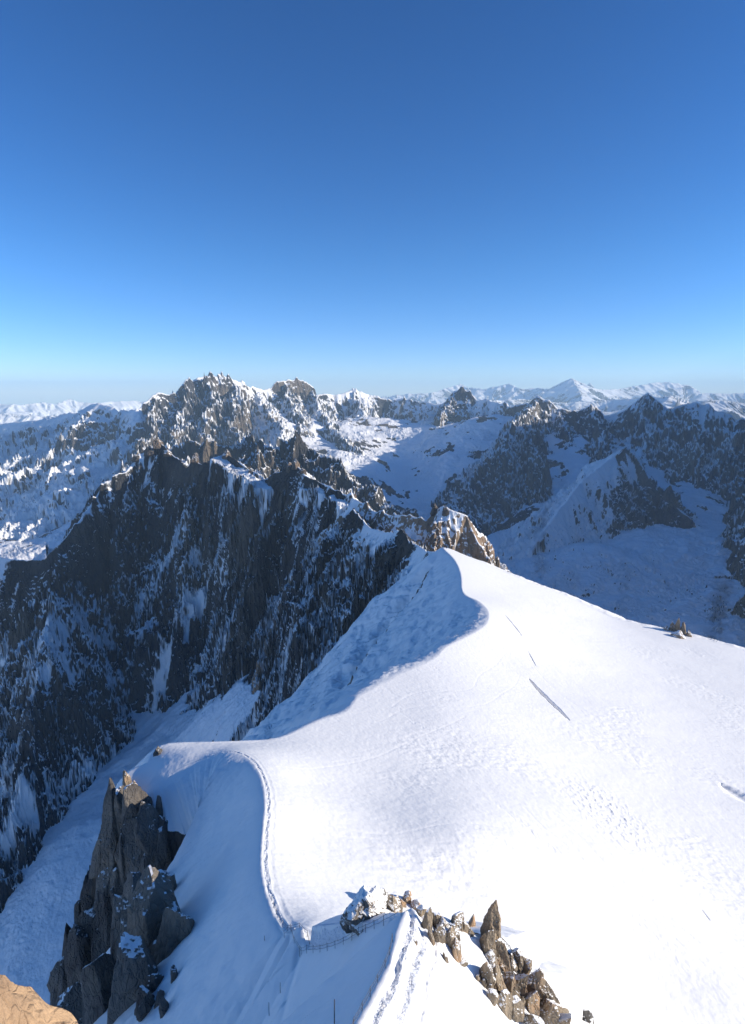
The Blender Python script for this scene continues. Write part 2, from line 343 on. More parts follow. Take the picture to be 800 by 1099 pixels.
        # crevasse slots
        for (ax, ay, bx, by, w, dep) in CREV:
            ex, ey = bx - ax, by - ay; LL = ex * ex + ey * ey
            tt = np.clip(((X - ax) * ex + (Y - ay) * ey) / LL, 0, 1)
            dd = np.sqrt((X - ax - tt * ex) ** 2 + (Y - ay - tt * ey) ** 2)
            ww = w * np.sqrt(np.clip(4 * tt * (1 - tt), .02, 1)) * (1 + .3 * gn2(tt * 9, tt * 0, 240))
            inn = inn - dep * sstep(0, 1, 1 - dd / ww)
        inn = inn + .5 * np.exp(-(((X - DEB[0]) / 20) ** 2 + ((Y - DEB[1]) / 34) ** 2) ** 2) * np.maximum(fbm2(X / 2.6, Y / 3.4, 3, 246), -.1)
        inn = inn - .35 * sstep(.3, .8, gn2((X * .8 + Y * .5) / 11, (Y * .8 - X * .5) / 60, 247)) * sstep(.1, .5, fbm2(X / 120, Y / 120, 2, 248)) * np.abs(gn2(X / 2.2, Y / 5, 249))
        for T in SKI:
            mk = ins & (X > T[:, 0].min() - 3) & (X < T[:, 0].max() + 3) & (Y > T[:, 1].min() - 3) & (Y < T[:, 1].max() + 3)
            if mk.any():
                dT, _, sT, _, _ = seg_near(X[mk], Y[mk], T)
                inn[mk] -= (.08 * np.exp(-((dT - .25 * (1 + gn2(sT / 9, sT * 0, 245))) / .42) ** 2)).astype(F32)
        hh = np.where(ins, inn, out)
        # trodden track along the lip of the field (two ruts and a thrown-up berm)
        tr = (ins & (d < 8)) * sstep(12.8, 12., t) * sstep(3.0, 3.5, t)
        wob = .35 * gn2(s / 6, s * 0, 261) + .3 * gn2(s / 17, s * 0, 265)
        hh = hh + tr * (-.20 * np.exp(-((d - 1.0 - wob) / .4) ** 2) - .05 * np.exp(-((d - 2.9 - wob * 2.5) / .5) ** 2) + .10 * np.exp(-((d - 1.9 - wob) / .3) ** 2)
                        + .05 * np.exp(-((d - 3.9) / .5) ** 2)) * (.9 + .9 * gn2(s / 3.0, d, 262))
        # foreground arete
        d2, z2, s2, t2, sd2 = seg_near(X, Y, ARETE)
        rr = np.sqrt(d2 * d2 + 1.2) - 1.1
        rr = np.maximum(rr, 0)
        fa = np.where(sd2 < 0, 1.12, .95)       # left of travel / right of travel
        ha = z2 - 1.6 * np.maximum(rr - 95, 0) - fa * rr - .35 * np.maximum(rr - 12, 0) * (sd2 > 0)
        d3, z3, s3, t3, sd3 = seg_near(X, Y, SPUR)
        hs = z3 - np.where(sd2 < 0, 2.2, .9) * np.maximum(d3 - 1., 0) - 4. * np.maximum(d3 - 35., 0)
        wob = .5 * gn2(s2 / 7, s2 * 0, 263)
        tk = (sd2 > 0) & (d2 < 9)
        for c_, a_, w_ in ((.9, -.5, .4), (1.7, .22, .3), (2.6, -.55, .45), (3.7, .2, .35), (4.6, -.4, .35)):
            ha = ha + tk * a_ * np.exp(-((d2 - c_ - wob) / w_) ** 2) * (1 + .7 * gn2(s2 / 1.1, d2, 264))
        for (ax, ay, bx, by, dep) in TRENCH:
            ex, ey = bx - ax, by - ay; LL = ex * ex + ey * ey
            tt = np.clip(((X - ax) * ex + (Y - ay) * ey) / LL, 0, 1)
            dd = np.sqrt((X - ax - tt * ex) ** 2 + (Y - ay - tt * ey) ** 2)
            ha = ha - dep * np.exp(-(dd / .8) ** 2); hh = hh - dep * np.exp(-(dd / .8) ** 2)
        ha = np.maximum(ha, hs) + fbm2(X / 9, Y / 9, 3, 250) * .5 * sstep(1, 10, d2)
        hh = np.maximum(hh, ha)
        hh = hh + fbm2(X / 2.2, Y / 2.2, 2, 255) * .05
        hm = h[m]; b = hh > hm
        hm[b] = hh[b]; h[m] = hm
        gg = grp[m]; gg[b] = 10; grp[m] = gg
        spurk = (d3 < 5.5 + 2 * gn2(X / 4, Y / 4, 270)) & (t3 > 2.3) & (ha >= hh - .02) & (gn2(X / 1.6, Y / 1.6, 271) > -.12)
        cliff = (~ins) & (dr > d1) & (ha < hh - .01) & tcl
        sv = np.where(cliff, -.25, .55).astype(F32)
        sv = np.where((band > .35) & ~ins, -.06 + .35 * gn2(X / 3, Y / 3, 229), sv)
        sv = np.where(spurk, -.12, sv).astype(F32)
        ss = snow[m]; ss[b] = sv[b]; snow[m] = ss
        dc = D[m]; dc[b] = np.where(cliff, dr - d1, 0)[b]; D[m] = dc
    return h, grp, snow, D

def _cr(a, b, za, zb, w, dep):
    A = PZ(*a, za); B = PZ(*b, zb); return (A[0], A[1], B[0], B[1], w, dep)
_ta, _tb = PZ(322,1022,-119.5), PZ(290,1105,-112)
ICE = np.array([(90, 905, -262), (75.8, 873.7, -271.6), (53.6, 843.1, -293.8), (33.0, 824.9, -315.0), (6.1, 757.2, -321.7), (-17.1, 704.4, -325.3), (-29.9, 651.2, -338.4)], float)
TRENCH = [(_ta[0], _ta[1], _tb[0], _tb[1], .7)]
CREV = [_cr((568,734), (611,772), -240, -232, 2.6, 5.), _cr((540,668), (560,688), -247, -243, .9, 1.), _cr((566,704), (575,716), -244, -241, .6, .7),
        _cr((752,980), (762,992), -205, -204, .5, .5), _cr((774,846), (812,868), -252, -249, 9, 2.2)]

def _ski(z, *pp):
    p = np.array([PZ(x_, y_, zz) for (x_, y_), zz in zip(pp, np.linspace(z[0], z[1], len(pp)))])
    p = catmull(p, 6); k = np.arange(len(p)); p[:, 0] += 1.2 * np.sin(k * .9 + z[0]); return p
DEB = PZ(652,868,-208)
SKI = [_ski((-205, -222), (420,770), (455,748), (500,742), (520,715), (545,690)), _ski((-200, -218), (400,790), (450,765), (505,760), (540,735), (560,705)),
       _ski((-170, -205), (300,840), (370,830), (440,800), (500,770)), _ski((-205, -212), (560,900), (610,960), (680,1020), (760,1090)),
       _ski((-208, -210), (590,900), (650,965), (720,1025), (800,1085)), _ski((-212, -214), (640,900), (690,960), (750,1010), (810,1050)),
       _ski((-160, -178), (330,900), (420,905), (520,880), (620,890)), _ski((-240, -262), (600,760), (660,790), (730,800), (810,830)),
       _ski((-230, -250), (560,690), (600,740), (650,780), (690,850)), _ski((-150, -152), (310,930), (345,955), (380,965))]

# ------------------------------------------------------------------ polar grid, rows spread by what they cover in the view
def polar_rows(r0, r1, az, nr, Hf, zref=0.):
    nd = 1700
    rc = np.exp(np.linspace(math.log(r0), math.log(r1), nd)).astype(F32)
    azc = np.interp(np.linspace(0, 1, 380), np.linspace(0, 1, len(az)), az)
    X = np.outer(np.sin(azc), rc).astype(F32); Y = np.outer(np.cos(azc), rc).astype(F32)
    Z = Hf(X, Y)[0]
    phi = np.arctan2(Z, rc[None])
    dphi = np.diff(phi, axis=1)
    run = np.maximum.accumulate(phi, axis=1)
    vis = (phi[:, 1:] >= run[:, 1:] - .004) & (phi[:, 1:] > -1.0)
    w = np.where(vis, np.maximum(dphi, 0) * 1.0 + .06 * math.log(r1 / r0) / nd, np.abs(dphi) * .16 + .03 * math.log(r1 / r0) / nd)
    # smooth across azimuth and along the radius
    k = np.exp(-np.linspace(-2, 2, 13) ** 2); k /= k.sum()
    w = np.apply_along_axis(lambda a: np.convolve(np.pad(a, 6, 'edge'), k, 'valid'), 0, w)
    w = np.apply_along_axis(lambda a: np.convolve(np.pad(a, 6, 'edge'), k, 'valid'), 1, w)
    cum = np.concatenate([np.zeros((w.shape[0], 1)), np.cumsum(w, 1)], 1)
    cum /= cum[:, -1:]
    tt = np.linspace(0, 1, nr)
    lr = np.array([np.interp(tt, c, np.log(rc)) for c in cum])
    out = np.array([np.interp(az, azc, lr[:, j]) for j in range(nr)]).T
    return np.exp(out)

def mesh_from(name, co, faces, mat, attrs=None, smooth=True):
    me = bpy.data.meshes.new(name)
    n = len(co); nf = len(faces); k = faces.shape[1]
    me.vertices.add(n); me.vertices.foreach_set('co', np.ascontiguousarray(co, F32).ravel())
    me.loops.add(nf * k); me.loops.foreach_set('vertex_index', np.ascontiguousarray(faces, np.int32).ravel())
    me.polygons.add(nf); me.polygons.foreach_set('loop_start', np.arange(0, nf * k, k, dtype=np.int32))
    me.polygons.foreach_set('use_smooth', np.full(nf, smooth))
    for a, v in (attrs or {}).items():
        at = me.attributes.new(a, 'FLOAT', 'POINT'); at.data.foreach_set('value', np.ascontiguousarray(v, F32))
    me.update(calc_edges=True)
    if mat: me.materials.append(mat)
    o = bpy.data.objects.new(name, me); bpy.context.scene.collection.objects.link(o)
    return o

def erode(X, Y, Z, D, r, cap, st_rng=(.35, .95)):
    """branching gullies: stripes laid along the local fall line, octave after octave, each bending with the ones before"""
    def grad(Z):
        xu, xv = np.gradient(X); yu, yv = np.gradient(Y); zu, zv = np.gradient(Z)
        det = xu * yv - xv * yu; det = np.where(np.abs(det) < 1e-9, 1e-9, det)
        return ((zu * yv - zv * yu) / det).astype(F32), ((xu * zv - xv * zu) / det).astype(F32)
    gx, gy = grad(Z)
    tot = np.zeros_like(Z); carve = np.zeros_like(Z)
    sl0 = np.sqrt(gx * gx + gy * gy)
    steep = sstep(*(st_rng), sl0)
    f2 = F32(2 * np.pi)
    for lam in (1280., 640., 320., 160., 80., 40., 20., 10., 5.):
        on = (steep > .02) & (lam <= cap + .1) & (lam > r * .0032) & (D > 0)
        if not on.any(): continue
        fade = sstep(0, lam * .7, D[on]) * sstep(.0032, .006, lam / r[on]) * steep[on]
        sl = np.sqrt(gx[on] ** 2 + gy[on] ** 2) + 1e-5
        kx = -gy[on] / sl; ky = gx[on] / sl
        px = X[on] / F32(lam); py = Y[on] / F32(lam)
        ix = np.floor(px); iy = np.floor(py); fx = px - ix; fy = py - iy
        ix = ix.astype(np.int64); iy = iy.astype(np.int64)
        va = 0; wt = 0; dvx = 0; dvy = 0
        for a in (-1, 0, 1):
            for b in (-1, 0, 1):
                h = _h2(ix + a, iy + b, int(lam) + 900)
                hx = (h & 1023).astype(F32) / 1023.; hy = ((h >> 10) & 1023).astype(F32) / 1023.; ph = ((h >> 20) & 1023).astype(F32) / 1023. * .6
                qx = fx - a - hx; qy = fy - b - hy
                w = np.maximum(0, 1 - (qx * qx + qy * qy) / 2.1) ** 3 + 1e-6
                mg = (qx * kx + qy * ky + ph) * f2
                sh = np.sin(mg * F32(.5)); va = va + (1.1 - 2 * np.abs(sh)) * w; wt = wt + w
                sn = np.cos(mg * F32(.5)) * np.sign(sh) * w
                dvx = dvx - sn * kx * f2; dvy = dvy - sn * ky * f2
        va = va / wt; dvx = dvx / wt; dvy = dvy / wt
        amp = lam * np.where(cap[on] > 300, .135, np.where((cap[on] == 160.) & (lam >= 40) & (r[on] < 3000), .17, .10)).astype(F32) * fade * np.clip(sl, 0, 2.4)
        tot[on] += amp * (va - .1)
        carve[on] += fade * va * np.where(lam <= cap[on] * .26, .5, 1.).astype(F32)
        gx[on] += (amp / lam * dvx * .8).astype(F32); gy[on] += (amp / lam * dvy * .8).astype(F32)
    return tot, carve

CAP = {0: 160., 1: 160., 2: 160., 3: 640., 4: 640., 5: 320., 6: 160., 7: 320., 9: 80., 10: 40.}
def build_grid(az, rows, Hf, disp=True):
    X = (np.sin(az)[:, None] * rows).astype(F32); Y = (np.cos(az)[:, None] * rows).astype(F32)
    Z, G, S, D = Hf(X, Y)
    r = np.sqrt(X * X + Y * Y)
    cap = np.zeros_like(Z)
    for g_, c_ in CAP.items(): cap[G == g_] = c_
    if not disp: cap[:] = 1300
    cap = np.where((G == 0) & (r < 3000), 40, cap)
    ero, carve = erode(X, Y, Z, D, r, cap, (.35, .95) if disp else (.1, .45))
    Z = Z + ero
    if disp: S = S - np.where((G == 0) & (r > 5600), .62 * sstep(.28, .5, fbm2(X / 420, Y / 420, 5, 840, .6)) , 0)
    if disp:   # tilted ledges on the rock faces
        for (c0, c1, lz, tx, sd_) in ((70, 200, 46., .35, 1), (70, 200, 21., -.5, 2), (300, 700, 120., .4, 3), (300, 700, 52., -.35, 4)):
            mk = (cap > c0) & (cap < c1) & (D > lz * .3)
            if not mk.any(): continue
            ph = (Z[mk] + tx * X[mk]) / F32(lz) + fbm2(X[mk] / (lz * 3.5), Y[mk] / (lz * 3.5), 5, 700 + sd_, .62) * 2.2
            aa = sstep(-.15, .35, fbm2(X[mk] / (lz * 6), Y[mk] / (lz * 6), 2, 720 + sd_)) * sstep(0, lz, D[mk])
            Z[mk] += (lz * .11 * aa * np.sin(ph * 6.2832)).astype(F32)
    S = S - carve * .17 * (S < .5)
    patch = fbm2(X / 260, Y / 260, 4, 810) + .6 * gn2(X / 90, Z / 200, 815)
    S = S + np.where(G == 1, .13 * patch + .42 * fbm2((X - .5 * Y) / 105, Z / 460, 4, 830, .5) + .13 * sstep(-330, -820, Z) - .15 * sstep(-420, -200, Z) * sstep(300, -100, X) + .05 * sstep(-150, 350, X + .1 * Y) - .05, 0)
    S = S + np.where((G == 3) | (G == 5) | (G == 4), .14 * fbm2(X / 700, Y / 700, 4, 820) + np.where(G == 3, .05, 0) + np.where(G == 4, .22 * sstep(-450, -800, Z), 0), 0)
    S = S + np.where((G == 1) & (X < -1150), .16 * sstep(-1150, -1500, X), 0)
    co = np.stack([X, Y, Z], -1)
    if disp:
        du = np.gradient(co, axis=0); dv = np.gradient(co, axis=1)
        n = np.cross(dv, du); n /= np.maximum(np.linalg.norm(n, axis=2, keepdims=True), 1e-9)
        n *= np.sign(n[..., 2:3] + 1e-9)
        st = sstep(.85, .55, n[..., 2]) * sstep(.28, .15, S)      # only on steep rock
        r = np.sqrt(X * X + Y * Y)
        sc = np.clip(r * .009, 3., 60.)
        q = np.round(np.log2(sc)); sc0 = 2. ** q; 
        # blocky crags: ridged 3D noise at two wavelengths tied to absolute size classes, blended between classes
        lg = np.log2(sc); lo = np.floor(lg); fr = (lg - lo).astype(F32)
        dsp = np.zeros_like(Z)
        idx = st > .02
        for L_ in range(int(lo.min()), int(lo.max()) + 2):
            wgt = np.where(lo == L_, 1 - fr, 0) + np.where(lo + 1 == L_, fr, 0)
            mm = idx & (wgt > 0)
            if not mm.any(): continue
            s_ = F32(2. ** L_)
            a, b, c = X[mm] / s_, Y[mm] / s_, Z[mm] / (s_ * 1.9)
            v = (1 - np.abs(gn3(a, b, c, 400)) * 2) * .5 + (1 - np.abs(gn3(a * 2.3, b * 2.3, c * 2.0, 404)) * 2) * .27
            dsp[mm] += (wgt[mm] * v * s_ * np.where(r[mm] > 2600, .02, .11)).astype(F32)
        co = co + n * (dsp * st)[..., None]
    return co.astype(F32), G, S

def emit(names, co, G, S, mats):
    na, nr = G.shape
    idx = np.arange(na * nr, dtype=np.int32).reshape(na, nr)
    quad = np.stack([idx[:-1, :-1], idx[:-1, 1:], idx[1:, 1:], idx[1:, :-1]], -1).reshape(-1, 4)
    fg = G[:-1, :-1].reshape(-1)
    cf = co.reshape(-1, 3); sf = S.reshape(-1)
    out = {}
    for g, nm in names.items():
        f = quad[fg == g]
        if len(f) == 0: continue
        u = np.unique(f); mp = np.zeros(na * nr, np.int32); mp[u] = np.arange(len(u))
        f = f[:, ::-1]
        o = mesh_from(nm[0], cf[u], mp[f], mats[nm[2]], {'snow': sf[u]})
        o['label'] = nm[1]; o['category'] = nm[3]; o['kind'] = 'structure'
        out[g] = o
    return out

# ------------------------------------------------------------------ materials
def newmat(name):
    m = bpy.data.materials.new(name); m.use_nodes = True
    nt = m.node_tree; nt.nodes.clear()
    return m, nt
def N(nt, t, **kw):
    n = nt.nodes.new(t)
    for k, v in kw.items():
        if k.startswith('i_'):
            key = k[2:]; key = int(key) if key.isdigit() else key.replace('_', ' ')
            n.inputs[key].default_value = v
        else: setattr(n, k, v)
    return n
def mathn(nt, op, a, b=None, c=None, clamp=False):
    n = nt.nodes.new('ShaderNodeMath'); n.operation = op; n.use_clamp = clamp
    for i, v in enumerate((a, b, c)):
        if v is None: continue
        if isinstance(v, (int, float)): n.inputs[i].default_value = v
        else: nt.links.new(v, n.inputs[i])
    return n.outputs[0]
def maprange(nt, v, a, b, c=0., d=1., smooth=True):
    n = nt.nodes.new('ShaderNodeMapRange'); n.interpolation_type = 'SMOOTHSTEP' if smooth else 'LINEAR'
    nt.links.new(v, n.inputs[0])
    for i, q in enumerate((a, b, c, d)): n.inputs[i + 1].default_value = q
    return n.outputs[0]
def mix(nt, f, a, b):
    n = nt.nodes.new('ShaderNodeMix'); n.data_type = 'RGBA'
    nt.links.new(f, n.inputs[0]) if not isinstance(f, float) else setattr(n.inputs[0], 'default_value', f)
    for i, v in ((6, a), (7, b)):
        if isinstance(v, tuple): n.inputs[i].default_value = (*v, 1)
        else: nt.links.new(v, n.inputs[i])
    return n.outputs[2]
def noise(nt, vec, scale, detail=6, rough=.6, out=0, dist=0.):
    n = N(nt, 'ShaderNodeTexNoise', i_Scale=scale, i_Detail=detail, i_Roughness=rough, i_Distortion=dist)
    nt.links.new(vec, n.inputs['Vector']); return n.outputs[out]

def terrain_mat(name, unit, zst=.32, mrough=.66, thr=.62, soft=.07, nz=.35, rock=((.048,.048,.051),(.088,.083,.078),(.155,.127,.098)), bump=1., snowcol=(.89,.89,.88), use_attr=True, snow_bump=.15):
    """unit = size in metres of the smallest readable feature at this distance"""
    m, nt = newmat(name)
    out = N(nt, 'ShaderNodeOutputMaterial'); bs = N(nt, 'ShaderNodeBsdfPrincipled')
    nt.links.new(bs.outputs[0], out.inputs[0])
    tc = N(nt, 'ShaderNodeTexCoord'); obj = tc.outputs['Object']
    geo = N(nt, 'ShaderNodeNewGeometry'); sep = N(nt, 'ShaderNodeSeparateXYZ'); nt.links.new(geo.outputs['Normal'], sep.inputs[0])
    mp = N(nt, 'ShaderNodeMapping'); nt.links.new(obj, mp.inputs[0]); mp.inputs['Scale'].default_value = (1, 1, zst)
    stv = mp.outputs[0]
    n1 = noise(nt, stv, 1 / (unit * 42), 12, mrough, dist=.3)
    n2 = noise(nt, stv, 1 / (unit * 9), 7, .72, dist=.4)
    v = sep.outputs[2]
    if use_attr:
        at = N(nt, 'ShaderNodeAttribute', attribute_name='snow'); v = mathn(nt, 'ADD', v, at.outputs['Fac'])
    v = mathn(nt, 'ADD', v, mathn(nt, 'MULTIPLY', mathn(nt, 'SUBTRACT', n1, .5), nz * 1.9))
    v = mathn(nt, 'ADD', v, mathn(nt, 'MULTIPLY', mathn(nt, 'SUBTRACT', n2, .5), nz * .6))
    mask = maprange(nt, v, thr - soft, thr + soft)
    # rock colour
    c1 = noise(nt, stv, 1 / (unit * 40), 6, .6, dist=.6)
    c2 = noise(nt, stv, 1 / (unit * 7), 6, .7)
    c3 = noise(nt, obj, 1 / (unit * 110), 3, .5)
    rc = mix(nt, maprange(nt, c1, .38, .62), rock[0], rock[1])
    rc = mix(nt, maprange(nt, mathn(nt, 'ADD', c3, mathn(nt, 'MULTIPLY', c2, .35)), .64, .80), rc, rock[2])
    rc = mix(nt, maprange(nt, c2, .55, .75, 0., .55), rc, (.05, .045, .042))
    col = mix(nt, mask, rc, snowcol)
    nt.links.new(col, bs.inputs['Base Color'])
    nt.links.new(maprange(nt, mask, 0, 1, .85, .6), bs.inputs['Roughness'])
    bs.inputs['Specular IOR Level'].default_value = .2
    # bump
    vb = noise(nt, stv, 1 / (unit * 5), 8, .68)
    vo = N(nt, 'ShaderNodeTexVoronoi', feature='DISTANCE_TO_EDGE', i_Scale=1 / (unit * 6)); 
    wv = N(nt, 'ShaderNodeVectorMath', operation='ADD'); nt.links.new(stv, wv.inputs[0])
    nn = N(nt, 'ShaderNodeTexNoise', i_Scale=1 / (unit * 9), i_Detail=3.); nt.links.new(stv, nn.inputs['Vector'])
    sc = N(nt, 'ShaderNodeVectorMath', operation='SCALE'); nt.links.new(nn.outputs['Color'], sc.inputs[0]); sc.inputs['Scale'].default_value = unit * 8
    nt.links.new(sc.outputs[0], wv.inputs[1]); nt.links.new(wv.outputs[0], vo.inputs['Vector'])
    rb = mathn(nt, 'ADD', vb, mathn(nt, 'MULTIPLY', mathn(nt, 'MINIMUM', vo.outputs['Distance'], .12), 2.0))
    sb = noise(nt, obj, 1 / (unit * 12), 5, .55)
    hgt = mathn(nt, 'ADD', mathn(nt, 'MULTIPLY', rb, mathn(nt, 'MULTIPLY', mathn(nt, 'SUBTRACT', 1., mask), unit * 3.4 * bump)),
                mathn(nt, 'MULTIPLY', sb, mathn(nt, 'MULTIPLY', mask, unit * 12 * snow_bump)))
    hgt = mathn(nt, 'ADD', hgt, mathn(nt, 'MULTIPLY', mask, unit * .8))
    bp = N(nt, 'ShaderNodeBump', i_Strength=1., i_Distance=1.); nt.links.new(hgt, bp.inputs['Height'])
    nt.links.new(bp.outputs[0], bs.inputs['Normal'])
    return m

MATS = {
 'near': terrain_mat('wind_packed_snow_and_cliff', .45, thr=.70, soft=.05, nz=.3, snow_bump=.06, snowcol=(.90,.895,.88)),
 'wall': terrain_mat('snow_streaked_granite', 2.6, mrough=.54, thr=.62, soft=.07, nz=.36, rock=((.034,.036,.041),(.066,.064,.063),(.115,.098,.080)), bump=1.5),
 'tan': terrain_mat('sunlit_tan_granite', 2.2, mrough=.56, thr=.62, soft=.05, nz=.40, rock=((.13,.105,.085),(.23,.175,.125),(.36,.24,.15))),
 'mid':  terrain_mat('snow_plastered_granite', 5., mrough=.58, thr=.60, soft=.06, nz=.38),
 'far':  terrain_mat('high_alpine_rock_and_snow', 9., mrough=.50, thr=.64, soft=.05, nz=.13),
 'glacier': terrain_mat('valley_glacier_snow', 6., snowcol=(.92,.92,.92), thr=.74, soft=.05, nz=.42, snow_bump=.18),
 'remote': terrain_mat('remote_snowy_range', 40., thr=.62, soft=.1, nz=.6, bump=.6, use_attr=False),
}

# ------------------------------------------------------------------ build the terrain
def azs(inner, n, outer, m):
    a = np.linspace(-inner, inner, n)
    e = inner + (outer - inner) * (np.linspace(0, 1, m + 1)[1:] ** 1.3)
    return np.radians(np.concatenate([-e[::-1], a, e]))

QS = 1.
az = azs(37, int(1250 * QS), 75, int(90 * QS))
rows = polar_rows(34., 14500., az, int(1750 * QS), H)
co, G, S = build_grid(az, rows, H)
print('terrain eval', round(time.time() - T0, 1))
NAMES = {
 10: ('snow_ridge', 'broad sunlit snow ridge and snowfield with a sharp crest and shaded left flank', 'near', 'snow ridge'),
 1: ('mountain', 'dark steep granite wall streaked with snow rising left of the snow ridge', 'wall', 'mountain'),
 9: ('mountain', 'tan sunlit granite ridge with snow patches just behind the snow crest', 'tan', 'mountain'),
 2: ('mountain', 'dark jagged ridge between the granite wall and the sunlit snow basin', 'mid', 'mountain'),
 3: ('mountain', 'tallest jagged massif on the skyline with sunlit rock ribs', 'far', 'mountain'),
 4: ('mountain', 'shaded snowy mountain flank at the left below the pale distant range', 'far', 'mountain'),
 5: ('mountain', 'long blue-grey serrated crest closing the shaded basin', 'far', 'mountain'),
 6: ('mountain', 'pyramid shaped snow and rock peak rising from the shaded valley glacier', 'mid', 'mountain'),
 7: ('mountain', 'snowy mountain range beyond the right edge that shades the valley', 'far', 'mountain'),
 0: ('valley_glacier', 'shaded glacier and snow covered valley floor between the mountains', 'glacier', 'glacier'),
}
TER = emit(NAMES, co, G, S, MATS)

# helper: where does the ray of a picture point meet the ground (used only to find real ground points)
def hit(px, py, lo=40., hi=3000., n=1500):
    d = ray(px, py); d = d / math.hypot(d[0], d[1])
    r = np.exp(np.linspace(math.log(lo), math.log(hi), n)).astype(F32)
    z = H(d[0] * r, d[1] * r)[0]
    k = np.argmax(z > d[2] * r)
    return np.array([d[0] * r[k], d[1] * r[k], float(z[k])])
def ground(x, y): return float(H(np.array([x], F32), np.array([y], F32))[0][0])

# ------------------------------------------------------------------ remote ranges
FARR = [np.array([P(*p) for p in q]) for q in (
   [(-250,436,30000),(-60,436,30000),(0,433,29000),(20,434,29000),(35,433,29500),(50,431,30000),(60,433,30000),(75,428,31000),(85,431,31000),(100,432,31000),(130,430,32000),(150,430,33000),(160,431,33000),(260,436,34000)],
   [(360,430,36000),(420,424,36000),(440,422,36000),(465,421,36000),(480,416,37000),(495,411,38000),(505,415,38000),(520,417,37000),(535,414,37000),(546,411,37000),(558,417,36000),(575,416,36000),(592,417,34000),(603,410,33000),(609,407,32500),
    (615,405.5,32000),(622,409,32000),(629,414,32500),(645,418,34000),(665,417,35000),(682,414,36000),(697,411,36500),(706,410,37000),(720,410,37000),(738,412,37000),(746,416,36500),(754,421,36000),(775,422,36000),(800,421,36000),(900,424,36000)],
   [(625,418,46000),(631,411,46000),(634,410,46000),(640,417,46000)],
   [(615,406,32000),(622,418,30000),(626,430,28000)],
   [(400,436,22000),(460,433,22000),(520,430,23000),(560,428,24000),(600,432,24000),(660,428,24000),(700,426,22000),(720,424,21000),(728,426,21000),(742,430,21000),(760,428,20000),(800,432,20000),(900,430,20000)],
   [(-250,450,20000),(0,444,20000),(40,446,20000),(80,444,20000),(130,446,20000),(240,450,20000)])]
def HFAR(x, y):
    x = np.asarray(x, F32); y = np.asarray(y, F32)
    r = np.sqrt(x * x + y * y)
    wx = fbm2(x / 5000, y / 5000, 4, 301) * 900; wy = fbm2(x / 5000, y / 5000, 4, 305) * 900
    h = -2600 + 1900 * ridged2((x + wx) / 5200, (y + wy) / 5200, 7, 310, .55)
    h = np.minimum(h, -250)
    for k, p in enumerate(FARR):
        d0 = seg_near(x, y, p)[0]
        fw = sstep(0, 2500, d0)
        d, z, s, t, sd = seg_near(x + wx * fw, y + wy * fw, p)
        fl = ridged2(s / 1500, d / 5000, 5, 320 + k, .6)
        hh = z - .42 * d + 500 * sstep(0, 2500, d) * (fl - .45) + 60 * (ridged2(s / 700, s * 0, 3, 330 + k) - .6) * np.exp(-d / 500) * (k != 2)
        if k == 2: hh = z - 1.3 * d
        h = np.maximum(h, hh)
    return h, np.zeros(x.shape, np.int8), np.zeros(x.shape, F32), np.full(x.shape, 1e4, F32)
azf = azs(36, 900, 70, 60)
rowsf = polar_rows(15500., 56000., azf, 420, HFAR)
cof, Gf, Sf = build_grid(azf, rowsf, HFAR, False)
left = azf < math.radians(-9)
Gf[left[:, None] & np.ones(Gf.shape, bool)] = 1
MATS['remote_blue'] = terrain_mat('remote_blue_range', 40., rock=((.06,.065,.075),(.10,.10,.11),(.13,.13,.13)), thr=.80, soft=.07, nz=.5, bump=.6, use_attr=False)  # shade and distance blue put into the colour: bluish rock, less snow
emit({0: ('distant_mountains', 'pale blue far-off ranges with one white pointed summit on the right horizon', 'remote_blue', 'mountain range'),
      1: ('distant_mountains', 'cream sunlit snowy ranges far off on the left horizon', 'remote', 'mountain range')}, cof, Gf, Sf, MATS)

# ground sheet out to the horizon, far below everything
gp = []
for k in range(64):
    a = 2 * math.pi * k / 64
    gp.append((58500 * math.sin(a), 58500 * math.cos(a), -2700))
me = bpy.data.meshes.new('ground'); me.from_pydata(gp, [], [list(range(63, -1, -1))]); me.materials.append(MATS['remote'])
o = bpy.data.objects.new('ground', me); bpy.context.scene.collection.objects.link(o)
o['kind'] = 'structure'; o['label'] = 'snowy low ground under the far ranges'; o['category'] = 'ground'

